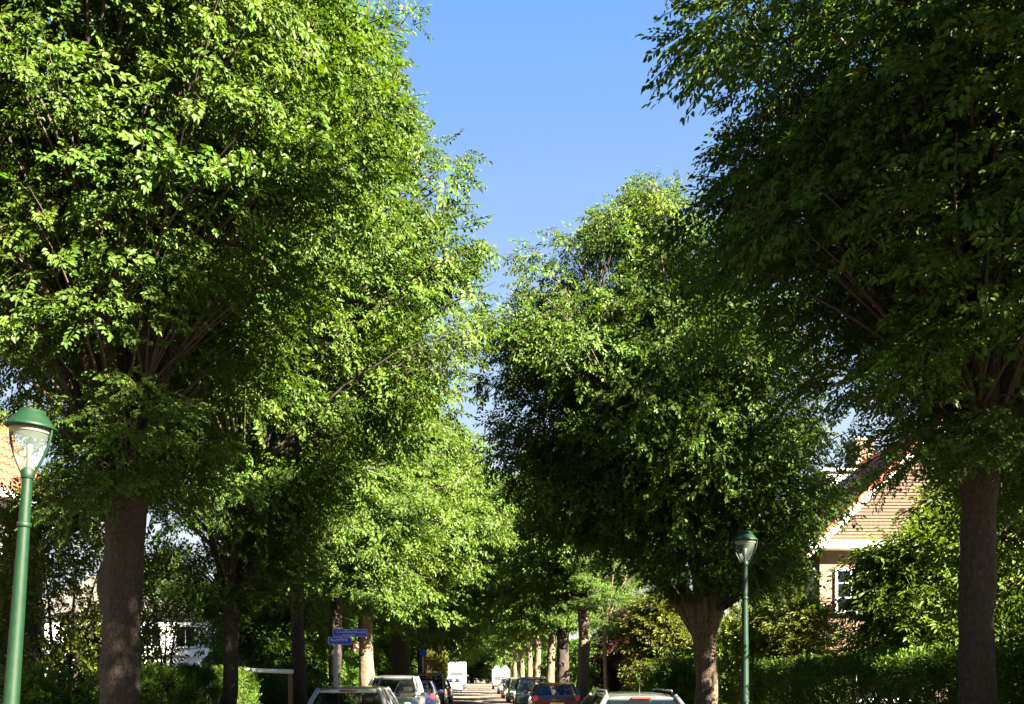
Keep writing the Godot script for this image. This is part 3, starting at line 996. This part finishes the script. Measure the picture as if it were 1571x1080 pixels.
func gable_house() -> void:
	# brick gable facing the road view, red roof slope towards the street, white dormer
	var root := thing("gable_house", "brick gable house with red tiled roof, white bargeboard and white dormer", "house", Vector3(14.0, 0, -30))
	var hw := 3.55
	var depth := 9.0
	var ey := 5.75
	var py := 9.2
	put("wall", boxm(Vector3(0, ey * 0.5, -depth * 0.5), Vector3(hw * 2, ey, depth), 0.0), M.brick, root)
	# gable wall in brick courses standing proud of the mortar
	var st := ST()
	for z in [-0.02, -depth + 0.02]:
		tri(st, Vector3(-hw, ey, z), Vector3(hw, ey, z), Vector3(0, py - 0.05, z))
	var gable := put("gable", done(st), M.mortar, root)
	var y := ey + 0.02
	while y < py - 0.25:
		var half := hw * (1.0 - (y + 0.08 - ey) / (py - ey)) - 0.02
		put("brick_course", boxm(Vector3(0, y + 0.036, -0.008), Vector3(half * 2, 0.075, 0.03), 0.006), M.course, gable)
		y += 0.1
	# roof
	var a := atan2(py - ey, hw)
	var sl := sqrt(hw * hw + (py - ey) * (py - ey)) + 0.55
	var down := Vector3(-cos(a), -sin(a), 0)
	var n_down := int(ceil(sl / 0.32))
	tiled_slope(root, Vector3(0, py + 0.1, 0.35), Vector3(0, 0, -1), down, 37, n_down, M.tile_red, 18, 9)
	var down2 := Vector3(cos(a), -sin(a), 0)
	put("rear_slope", done(slab(Vector3(0, py + 0.1, 0.35), Vector3(0, 0, -9.3), down2 * sl, Vector3(sin(a), cos(a), 0) * -0.12)), M.tile_red[0], root)
	st = ST()
	tube(st, [Vector3(0, py + 0.15, 0.4), Vector3(0, py + 0.15, -9.0)], [0.12, 0.12], 10)
	put("ridge_tiles", done(st), M.tile_red[2], root)
	for s in [-1.0, 1.0]:
		var dn := Vector3(s * cos(a), -sin(a), 0)
		var c := Vector3(0, py + 0.04, 0.38) + dn * (sl * 0.5)
		put("bargeboard", boxm(c, Vector3(sl, 0.22, 0.05), 0.012, Basis(Vector3.BACK, -a * s)), M.white, root)
		# verge tiles along the roof's front edge
		for j in int(sl / 0.3):
			var vc := Vector3(0, py + 0.2, 0.44) + dn * (0.3 * (j + 0.5))
			put("verge_tile", boxm(vc, Vector3(0.31, 0.13, 0.1), 0.02, Basis(Vector3.BACK, -a * s + 0.03)), M.tile_red[j % 3], root)
		# boxed eaves returning on the gable
		put("eaves_box", boxm(Vector3(s * (hw + 0.5) * 0.5, ey - 0.14, 0.24), Vector3(hw + 0.494, 0.26, 0.5), 0.03), M.white, root)
		put("gutter", boxm(Vector3(s * (hw + 0.42), ey - 0.28, -4.4), Vector3(0.14, 0.14, 9.0), 0.03), M.white, root)
		put("soffit", boxm(Vector3(s * (hw + 0.2), ey - 0.36, -4.5), Vector3(0.4, 0.04, 8.8), 0.0), M.wood, root)
	for z in [-0.15, -2.2, -4.3]:
		st = ST()
		tube(st, [Vector3(-hw - 0.02, ey - 0.95, z), Vector3(-hw - 0.28, ey - 0.62, z), Vector3(-hw - 0.4, ey - 0.38, z)], [0.045, 0.045, 0.045], 6)
		put("eaves_strut", done(st), M.white, root)
	# dormer on the street slope
	var dz := -3.3
	var dorm := Node3D.new()
	dorm.name = "dormer"
	root.add_child(dorm, true)
	dorm.position = Vector3(-1.1, 8.0, -5.0)
	put("dormer_wall", boxm(Vector3(0, 0, 0), Vector3(1.6, 1.5, 1.8), 0.01), M.white, dorm)
	put("dormer_roof", boxm(Vector3(-0.05, 0.8, 0), Vector3(1.85, 0.1, 2.05), 0.03), M.white, dorm)
	put("dormer_gutter", boxm(Vector3(-1.0, 0.77, 0), Vector3(0.1, 0.12, 2.05), 0.03), M.lead, dorm)
	for k in 2:
		put("dormer_pane", boxm(Vector3(-0.805, 0.1, -0.4 + k * 0.8), Vector3(0.02, 0.9, 0.65), 0.0), M.window_glass, dorm)
	put("dormer_frame", boxm(Vector3(-0.81, 0.1, 0), Vector3(0.04, 1.0, 0.1), 0.0), M.white, dorm)
	put("chimney", boxm(Vector3(0.1, py + 0.4, -6.2), Vector3(0.7, 1.3, 0.9), 0.02), M.brick, root)
	put("chimney_cap", boxm(Vector3(0.1, py + 1.1, -6.2), Vector3(0.85, 0.12, 1.05), 0.02), M.kerb, root)
	for z in [-1.5, -4.2, -7.0]:
		window(root, Vector3(-hw, 4.25, z), 1.15, 1.35, -PI / 2, 1, 2)
		window(root, Vector3(-hw, 1.6, z), 1.4, 1.5, -PI / 2, 1, 0)
		for s in [-1, 1]:
			put("shutter", boxm(Vector3(-hw - 0.03, 4.25, z + s * 0.82), Vector3(0.05, 1.35, 0.42), 0.01), M.white if z > -2 else M.green_paint, root)
	window(root, Vector3(-2.6, 4.25, 0), 1.0, 1.35, 0, 1, 2)
	window(root, Vector3(0.2, 4.25, 0), 1.0, 1.35, 0, 1, 2)
	window(root, Vector3(-1.5, 1.6, 0), 2.0, 1.5, 0, 2, 0)

# ================================================================ scene
func _ready() -> void:
	# ---- camera: level, lens shifted upwards (the horizon lies near the lower edge)
	var near := 0.1
	var f := 1500.0
	var cam := Camera3D.new()
	cam.name = "camera"
	cam.projection = Camera3D.PROJECTION_FRUSTUM
	cam.near = near
	cam.far = 900.0
	cam.size = near * 1080.0 / f
	cam.frustum_offset = Vector2(near * 50.5 / f, near * 496.0 / f)
	cam.position = Vector3(0, EYE, 0)
	add_child(cam)
	cam.current = true
	# ---- sky, exposure
	var exposure := 18.0
	var sky_mat := ProceduralSkyMaterial.new()
	sky_mat.sky_top_color = lin(0.08, 0.36, 1.0)
	sky_mat.sky_horizon_color = lin(1.15, 1.25, 1.1)
	sky_mat.sky_curve = 0.25
	sky_mat.ground_bottom_color = lin(0.06, 0.055, 0.04)
	sky_mat.ground_horizon_color = lin(0.4, 0.5, 0.5)
	sky_mat.sun_angle_max = 1.0
	var sky := Sky.new()
	sky.sky_material = sky_mat
	var env := Environment.new()
	env.background_mode = Environment.BG_SKY
	env.sky = sky
	env.background_energy_multiplier = 1.0 / exposure
	env.tonemap_mode = Environment.TONE_MAPPER_LINEAR
	env.tonemap_exposure = exposure
	env.sdfgi_enabled = true
	env.ssao_enabled = true
	env.ssil_enabled = true
	var we := WorldEnvironment.new()
	we.name = "world_environment"
	we.environment = env
	add_child(we)
	# ---- sun: from the right and behind the camera
	var sun := DirectionalLight3D.new()
	sun.name = "sun"
	sun.light_energy = 1.6
	sun.light_color = Color(1.0, 0.95, 0.86)
	sun.light_angular_distance = 0.5
	sun.shadow_enabled = true
	add_child(sun)
	var el := deg_to_rad(31.0)
	var to_sun := Vector3(0.76 * cos(el), sin(el), 0.65 * cos(el))
	sun.look_at_from_position(to_sun * 50.0, Vector3.ZERO)

	make_materials()
	sprays.near_a = make_plume(36, 1.9, 0.8, 15, 0.40, 0.072, 0.044, 11)
	sprays.near_b = make_plume(38, 1.9, 0.85, 18, 0.40, 0.067, 0.043, 12)
	sprays.mid = make_plume(30, 2.0, 0.9, 12, 0.44, 0.1, 0.058, 13)
	sprays.far = make_plume(20, 2.4, 1.15, 9, 0.6, 0.2, 0.115, 14, 1.2)
	sprays.tuft = make_tuft(12, 0.26, 11, 0.3, 0.075, 0.042, 15, 0.1)
	sprays.tuft_w = make_tuft(12, 0.26, 12, 0.34, 0.1, 0.036, 16, 0.25)
	sprays.weep = make_plume(16, 0.8, 0.4, 12, 0.34, 0.1, 0.036, 18)
	sprays.big = make_tuft(14, 0.5, 10, 0.42, 0.13, 0.075, 17, 0.0)
	sprays.hedge = make_spray(11, 0.34, 0.075, 0.04, 12)

	# ---- the ground, the road with its kerbs and pavements
	struct("ground", done(slab(Vector3(-400, 0, 60), Vector3(800, 0, 0), Vector3(0, 0, -760), Vector3(0, -0.2, 0))), M.ground)
	struct("road", done(slab(Vector3(-3.55, 0.012, 40), Vector3(7.1, 0, 0), Vector3(0, 0, -360), Vector3(0, -0.01, 0))), M.road)
	for s in [-1.0, 1.0]:
		struct("kerb_left" if s < 0 else "kerb_right", boxm(Vector3(s * 3.62, 0.06, -140), Vector3(0.14, 0.13, 360), 0.012), M.kerb)
		struct("pavement_left" if s < 0 else "pavement_right", boxm(Vector3(s * 4.55, 0.05, -140), Vector3(1.71, 0.11, 360), 0.0), M.pave)

	# ---- houses
	house_by_lamp()
	white_house()
	gable_house()

	# ---- street trees, the row on the side of the blue street signs
	var green := Color(0.048, 0.092, 0.012)
	tree("street_tree", "thick dark trunked street tree closest to the leaning green lamp", -4.25, 11.6, {seed = 3, tr = 0.25, fork = 3.8, cb = 3.5, h = 14.5, R = 3.6, rm = 0.45, lo = 0.35, limbs = 8, nb = 560, col = green, yellow = 0.4, singles = 90, spray = "near_b", lean = Vector3(0.02, 0, 0), off = Vector3(-0.6, 0, 0.3), knots = [[2.75, 3.3, 0.11, 0.22], [2.2, 0.9, 0.05, 0.12], [1.7, 2.2, 0.04, 0.1], [3.2, 1.3, 0.07, 0.18]]})
	tree("street_tree", "street tree with slim sunlit trunk beside the clipped hedge", -4.4, 17.2, {seed = 5, tr = 0.14, fork = 3.0, cb = 2.9, h = 17.4, R = 4.75, rm = 0.38, lo = 0.36, pw = 1.5, limbs = 7, nb = 600, col = green, yellow = 0.35, singles = 60, off = Vector3(0.1, 0, 0)})
	tree("street_tree", "street tree with thin dark trunk behind the white gate beam", -4.45, 24.2, {seed = 8, tr = 0.17, fork = 4.4, cb = 5.0, h = 15.5, R = 3.8, rm = 0.45, lo = 0.4, nb = 380, col = green, yellow = 0.4, spray = "mid"})
	tree("street_tree", "street tree right behind the blue street name plates", -4.5, 30.5, {seed = 11, tr = 0.2, fork = 4.0, cb = 4.0, h = 13.0, R = 4.4, nb = 330, col = green, yellow = 0.5, spray = "mid"})
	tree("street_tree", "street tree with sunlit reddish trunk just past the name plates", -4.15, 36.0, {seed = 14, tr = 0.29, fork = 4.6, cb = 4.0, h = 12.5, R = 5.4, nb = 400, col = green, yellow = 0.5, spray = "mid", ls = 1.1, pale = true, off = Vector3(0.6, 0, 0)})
	tree("street_tree", "street tree with broad black trunk behind the silver car", -3.95, 49.0, {seed = 17, tr = 0.5, fork = 4.4, cb = 4.0, h = 16.0, R = 6.0, nb = 460, col = green, yellow = 0.6, spray = "mid", ls = 1.2, off = Vector3(0.8, 0, 0)})
	var far_left := [[-3.6, 62.0], [-3.8, 75.0], [-3.9, 90.0], [-3.9, 107.0], [-3.9, 126.0], [-3.9, 148.0]]
	for i in far_left.size():
		tree("street_tree", "%s distant street tree beyond the broad black trunk, sign side" % ["first", "second", "third", "fourth", "fifth", "sixth"][i], far_left[i][0], far_left[i][1], {seed = 40 + i, tr = 0.28, fork = 4.6, cb = 4.0, h = 13.0, R = 5.6, nb = 180, col = green, yellow = 0.4, spray = "far", pale = i % 2 == 0, limbs = 6, twigs = false, off = Vector3(0.5, 0, 0)})

	# ---- street trees, the row on the side of the gable house
	tree("street_tree", "dark street tree with tall trunk in front of the gable house garden", 5.15, 10.0, {seed = 21, tr = 0.19, fork = 3.9, cb = 3.7, h = 11.2, R = 3.2, rm = 0.5, lo = 0.55, pw = 2.2, limbs = 8, nb = 400, off = Vector3(-0.25, 0, 0), col = green, yellow = 0.25, singles = 90, spray = "near_b"})
	tree("street_tree", "vase-shaped street tree with low forked trunk beside the second green lamp", 4.6, 20.0, {seed = 24, tr = 0.25, fork = 2.4, cb = 3.4, h = 11.8, R = 4.2, rm = 0.32, lo = 0.55, pw = 2.3, limbs = 7, thick = 0.62, nb = 580, col = green, yellow = 0.5, singles = 40, pale = true, off = Vector3(-1.3, 0, 0)})
	tree("street_tree", "young street tree with very thin pale stem", 4.3, 33.0, {seed = 27, tr = 0.07, fork = 3.6, cb = 3.2, h = 8.0, R = 1.9, limbs = 5, nb = 80, col = green, spray = "mid", ls = 0.8, pale = true})
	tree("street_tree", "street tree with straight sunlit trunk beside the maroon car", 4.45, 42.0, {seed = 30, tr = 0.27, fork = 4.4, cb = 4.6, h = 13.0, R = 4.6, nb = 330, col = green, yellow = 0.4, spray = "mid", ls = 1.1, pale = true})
	tree("street_tree", "street tree with dark trunk next after the straight sunlit one", 4.5, 52.0, {seed = 33, tr = 0.36, fork = 4.0, cb = 4.6, h = 13.0, R = 4.8, nb = 300, col = green, spray = "mid", ls = 1.2})
	var far_right := [[4.5, 61.0], [4.4, 74.0], [4.4, 86.0], [4.4, 101.0], [4.4, 120.0], [4.4, 142.0]]
	for i in far_right.size():
		tree("street_tree", "%s distant street tree on the gable house side, past the dark trunk" % ["first", "second", "third", "fourth", "fifth", "sixth"][i], far_right[i][0], far_right[i][1], {seed = 60 + i, tr = 0.27, fork = 4.2, cb = 4.8, h = 12.5, R = 4.6, nb = 160, col = green, yellow = 0.3, spray = "far", pale = true, limbs = 6, twigs = false, off = Vector3(-0.3, 0, 0)})
	# the next tree of this row stands level with the viewer, outside the picture; its shade lies on the thick trunk across the road
	tree("street_tree", "street tree of the gable house row standing before the dark one", 5.7, 4.0, {seed = 36, tr = 0.2, fork = 3.9, cb = 4.5, h = 13.2, R = 2.5, rm = 0.55, nb = 200, col = green, spray = "far", ls = 0.8})
	# the avenue goes on behind the viewer and keeps the light of the open sky off the crowns in view
	var behind := [[-4.4, -3.5], [-4.4, -11.5], [5.2, -6.0], [5.2, -14.0]]
	for i in behind.size():
		tree("street_tree", ["first sign-side street tree behind the viewer", "second sign-side street tree behind the viewer", "first street tree behind the viewer, gable house side", "second street tree behind the viewer, gable house side"][i], behind[i][0], behind[i][1], {seed = 95 + i, tr = 0.22, fork = 3.9, cb = 3.8, h = 13.5, R = 3.3, nb = 170, col = green, spray = "far", ls = 0.8, limbs = 6, twigs = false})
	# a tall garden tree outside the picture: its shade lies on the hedge and on the nearest trunk of this row
	tree("garden_tree", "tall garden tree behind the hedge, shading the dark street tree", 11.5, 4.0, {seed = 90, tr = 0.3, fork = 4.0, cb = 3.5, h = 12.0, R = 3.8, nb = 180, col = green, spray = "far", ls = 0.8}, "small garden trees")
	# and an old high-crowned tree further along that garden dapples the forked street tree
	tree("garden_tree", "old high-crowned garden tree beyond the hedge, shading the forked street tree", 13.5, 11.2, {seed = 92, tr = 0.35, fork = 8.5, cb = 9.8, h = 17.5, R = 4.0, lo = 0.8, nb = 55, col = green, spray = "far", ls = 0.8, limbs = 6, twigs = false}, "small garden trees")
	# trees that close the view at the end of the street
	var ends := [[-9.0, 185.0], [-1.5, 200.0], [6.5, 190.0]]
	for i in 3:
		tree("background_tree", ["pale green tree closing the street's end, beside the white lorry", "dark tree in the middle of the street's far end", "tree at the street's far end behind the white camper"][i], ends[i][0], ends[i][1], {seed = 80 + i, tr = 0.35, fork = 3.0, cb = 1.5, h = 14.0, R = 7.0, lo = 0.8, nb = 240, col = green, ls = 1.5, spray = "far", limbs = 6, twigs = false}, "trees at the far end of the street")

	# ---- gardens on the side of the blue signs
	hedge("low clipped hedge with sunlit top beside the thick dark trunk", -5.75, 15.4, 23.2, 1.62, 0.8, 7500, Color(0.05, 0.095, 0.009), 1)
	shrub("garden_tree", "small forked garden tree in front of the white house, behind the near lamp", -7.35, 17.2, {seed = 101, h = 4.7, R = 1.45, y0 = 1.6, stems = 4, tr = 0.07, n = 140, col = Color(0.07, 0.095, 0.01)}, "garden tree", "small garden trees")
	shrub("laurel_bush", "bright green leafy bush at the foot of the thick dark trunk", -5.55, 13.0, {seed = 102, h = 1.5, R = 0.7, n = 70, col = Color(0.06, 0.11, 0.012), spray = "tuft_w"})
	shrub("golden_conifer", "yellowish upright bush against the brick house wall", -8.95, 18.3, {seed = 103, h = 3.8, R = 0.5, n = 80, col = Color(0.1, 0.095, 0.012), ls = 0.8})
	shrub("garden_tree", "yellow leaved small tree in front of the white house door", -9.0, 28.0, {seed = 104, h = 5.0, R = 1.1, y0 = 2.6, stems = 3, tr = 0.05, n = 80, col = Color(0.12, 0.12, 0.015), ls = 1.0}, "garden tree", "small garden trees")
	shrub("garden_bush", "dense dark bush between the small forked tree and thick trunk", -8.0, 21.0, {seed = 105, h = 2.6, R = 1.3, n = 160, col = Color(0.042, 0.084, 0.008)})
	shrub("garden_bush", "bright green bush at the foot of the thin dark trunk", -4.75, 27.0, {seed = 106, h = 1.35, R = 0.55, n = 50, col = Color(0.065, 0.12, 0.012), spray = "tuft_w"})
	shrub("garden_bush", "rounded bush under the white gate beam", -5.9, 25.5, {seed = 107, h = 1.5, R = 0.8, n = 80, col = Color(0.042, 0.084, 0.008)})
	shrub("yellow_bush", "upright yellow green bush beyond the small blue sign", -3.0, 71.0, {seed = 108, h = 3.9, R = 0.45, y0 = 1.4, n = 40, col = Color(0.14, 0.13, 0.012), ls = 1.2})
	var dl := [[-6.6, 31.0, 3.6, 1.4], [-7.2, 34.5, 5.0, 2.0], [-8.0, 39.0, 6.5, 2.8], [-7.6, 45.5, 6.0, 2.6], [-7.8, 53.0, 6.5, 2.9], [-7.4, 62.0, 6.0, 2.8], [-7.8, 74.0, 6.5, 3.0], [-7.8, 90.0, 7.0, 3.4], [-8.0, 112.0, 7.5, 3.8], [-8.0, 140.0, 8.0, 4.2]]
	var ord := ["first", "second", "third", "fourth", "fifth", "sixth", "seventh", "eighth", "ninth", "tenth"]
	for i in dl.size():
		shrub("tall_garden_shrub", "%s tall dark garden shrub behind the sign-side trunks, counting away" % ord[i], dl[i][0], dl[i][1], {seed = 120 + i, h = dl[i][2], R = dl[i][3], n = 200, col = Color(0.037, 0.08, 0.007), spray = "big", ls = 0.95 + i * 0.06, stems = 5}, "shrub", "tall dark garden shrubs")

	# ---- gardens on the side of the gable house
	hedge("tall clipped hedge with sunlit top behind the second green lamp", 6.5, 9.0, 21.5, 1.8, 0.9, 16000, Color(0.05, 0.095, 0.009), 2)
	shrub("garden_tree", "large drooping light green tree in front of the brick gable", 9.3, 20.5, {seed = 141, h = 4.9, R = 1.7, y0 = 1.6, stems = 5, tr = 0.06, n = 170, col = Color(0.075, 0.12, 0.015), spray = "weep", ls = 1.3}, "garden tree", "small garden trees")
	shrub("garden_tree", "tallest drooping garden tree beside the brick gable, above the hedge", 11.0, 22.5, {seed = 149, h = 6.2, R = 1.5, y0 = 2.0, stems = 4, tr = 0.07, n = 120, col = Color(0.065, 0.1, 0.011), spray = "weep", ls = 1.2}, "garden tree", "small garden trees")
	shrub("garden_tree", "pale yellow green tree below the gable house windows", 8.0, 24.5, {seed = 142, h = 3.7, R = 1.2, y0 = 1.6, stems = 4, tr = 0.05, n = 100, col = Color(0.095, 0.12, 0.018), spray = "weep", ls = 1.0}, "garden tree", "small garden trees")
	shrub("garden_bush", "sunlit yellow green bush behind the second green lamp", 7.1, 25.6, {seed = 143, h = 3.4, R = 1.0, n = 110, col = Color(0.095, 0.125, 0.015)})
	shrub("yellow_bush", "yellowish drooping shrub behind the low forked trunk", 6.0, 32.0, {seed = 144, h = 4.6, R = 1.4, y0 = 1.0, n = 120, col = Color(0.072, 0.088, 0.011), ls = 1.15, spray = "weep"})
	shrub("purple_shrub", "dark purple leaved shrub behind the thin pale stem", 6.0, 38.0, {seed = 145, h = 4.2, R = 1.3, y0 = 0.6, n = 110, col = Color(0.03, 0.009, 0.009), spray = "big", ls = 0.8})
	shrub("garden_tree", "leafy garden tree behind the tall trunk, at the picture's edge", 8.7, 14.5, {seed = 146, h = 5.6, R = 1.5, y0 = 2.2, stems = 4, tr = 0.07, n = 190, col = Color(0.065, 0.1, 0.011), ls = 1.1}, "garden tree", "small garden trees")
	shrub("garden_bush", "broad dark bush behind the tall clipped hedge", 8.6, 12.5, {seed = 147, h = 2.9, R = 1.6, n = 190, col = Color(0.037, 0.08, 0.007)})
	shrub("garden_bush", "small green bush behind the grey estate car's roof", 5.4, 27.0, {seed = 148, h = 1.9, R = 0.7, n = 70, col = Color(0.042, 0.084, 0.008)})
	var dr := [[8.2, 30.5, 3.0, 1.4], [8.0, 45.0, 3.8, 1.9], [8.0, 52.0, 4.0, 2.0], [7.8, 62.0, 3.8, 2.1], [7.8, 74.0, 4.0, 2.2], [7.8, 90.0, 4.2, 2.4], [8.0, 112.0, 4.4, 2.6], [8.0, 140.0, 5.0, 3.0]]
	for i in dr.size():
		shrub("tall_garden_shrub", "%s tall dark garden shrub on the gable house side, counting away" % ord[i], dr[i][0], dr[i][1], {seed = 160 + i, h = dr[i][2], R = dr[i][3], n = 200, col = Color(0.037, 0.08, 0.007), spray = "big", ls = 0.95 + i * 0.07, stems = 5}, "shrub", "tall dark garden shrubs")

	# ---- street furniture
	lamp_post("leaning green street lamp with hooded top in front of the orange roof", -3.93, 8.0, -0.072, 1.0)
	lamp_post("upright green street lamp beside the low forked tree", 4.27, 15.7, 0.0, 1.04)
	street_name_sign()
	round_sign("road_sign", "small round blue road sign on a post beyond the silver car", -3.45, 60.0, 3.05, 0.24, M.sign_blue)
	round_sign("road_sign", "small round white road sign above the dark parked van", -2.85, 64.0, 1.8, 0.16, M.sign_white)
	var nb := thing("nest_box", "small pinkish box fixed to the sunlit reddish trunk", "nest box", Vector3(-4.5, 2.68, -35.75))
	put("box", boxm(Vector3.ZERO, Vector3(0.2, 0.3, 0.16), 0.015), M.pink, nb)
	put("lid", boxm(Vector3(0, 0.165, 0.02), Vector3(0.25, 0.025, 0.24), 0.006), M.wood, nb)
	var gate := thing("gate_beam", "white wooden beam across a garden gateway past the clipped hedge", "gate", Vector3(-5.25, 0, -24.0))
	put("beam", boxm(Vector3(0, 1.76, 0), Vector3(1.4, 0.11, 0.11), 0.03, Basis(Vector3.BACK, -0.03)), M.white, gate)
	for s in [-1, 1]:
		put("post", boxm(Vector3(s * 0.62, 0.83, -0.02), Vector3(0.1, 1.7, 0.1), 0.01), M.wood, gate)
	put("brace", boxm(Vector3(-0.42, 1.6, 0), Vector3(0.36, 0.05, 0.05), 0.01, Basis(Vector3.BACK, 0.6)), M.white, gate)

	# ---- parked cars
	var silver := car_paint(lin(0.3, 0.31, 0.315), 0.6)
	var grey := car_paint(lin(0.12, 0.135, 0.13), 0.5)
	car("parked_car", "silver grey hatchback with red high brake light, nearest the blue sign kerb", "car", -2.53, 18.5, true, {paint = silver, H = 1.42})
	car("parked_car", "silver people carrier facing the viewer, large windscreen", "car", -2.62, 28.0, false, {paint = silver, H = 1.64, belt = 1.02, hood = 0.98, L = 4.4, rake = 1.0, bonnet = 0.85, roof_w = 0.72})
	car("parked_car", "dark blue car with red tail lights behind the silver people carrier", "car", -2.55, 38.0, true, {paint = car_paint(lin(0.01, 0.015, 0.05)), H = 1.44, L = 4.3})
	car("parked_van", "black small van in the kerb row after the dark blue car", "van", -2.5, 47.0, true, {paint = car_paint(lin(0.012, 0.012, 0.014)), H = 1.75, L = 4.4, belt = 1.05, tail = 0.12, roof_w = 0.78})
	car("parked_car", "black car after the small black van", "car", -2.5, 57.0, true, {paint = car_paint(lin(0.015, 0.016, 0.02)), H = 1.45})
	car("parked_car", "white car in front of the white lorry", "car", -2.6, 98.0, false, {paint = car_paint(lin(0.7, 0.7, 0.7), 0.0), H = 1.48})
	van("box_lorry", "white box lorry parked far down the street", -2.65, 116.0, true, {L = 6.5, W = 2.15, H = 3.2, paint = M.white, category = "lorry"})
	car("parked_car", "grey estate car with roof rails and aerial beside the low forked tree", "car", 2.72, 16.0, true, {paint = grey, H = 1.34, rails = true, antenna = true, L = 4.5})
	car("parked_car", "maroon hatchback beside the straight sunlit trunk", "car", 2.75, 34.5, true, {paint = car_paint(lin(0.05, 0.005, 0.008)), H = 1.38, rails = false})
	car("parked_car", "grey green estate car with roof rails beyond the maroon hatchback", "car", 2.55, 44.5, false, {paint = grey, H = 1.56, belt = 0.98, rails = true, L = 4.5})
	car("parked_car", "dark green car beyond the grey estate car", "car", 2.55, 57.0, false, {paint = car_paint(lin(0.02, 0.05, 0.04)), H = 1.46})
	car("parked_car", "beige roofed car beyond the dark green car", "car", 2.5, 68.0, true, {paint = car_paint(lin(0.4, 0.33, 0.24), 0.3), H = 1.5})
	car("parked_car", "blue grey car in front of the white camper", "car", 2.5, 84.0, true, {paint = car_paint(lin(0.1, 0.14, 0.16)), H = 1.46})
	van("camper_van", "white camper with two roof domes far down the street", 2.5, 112.0, true, {L = 5.6, W = 2.05, H = 2.35, paint = M.kerb, domes = true, category = "camper"})
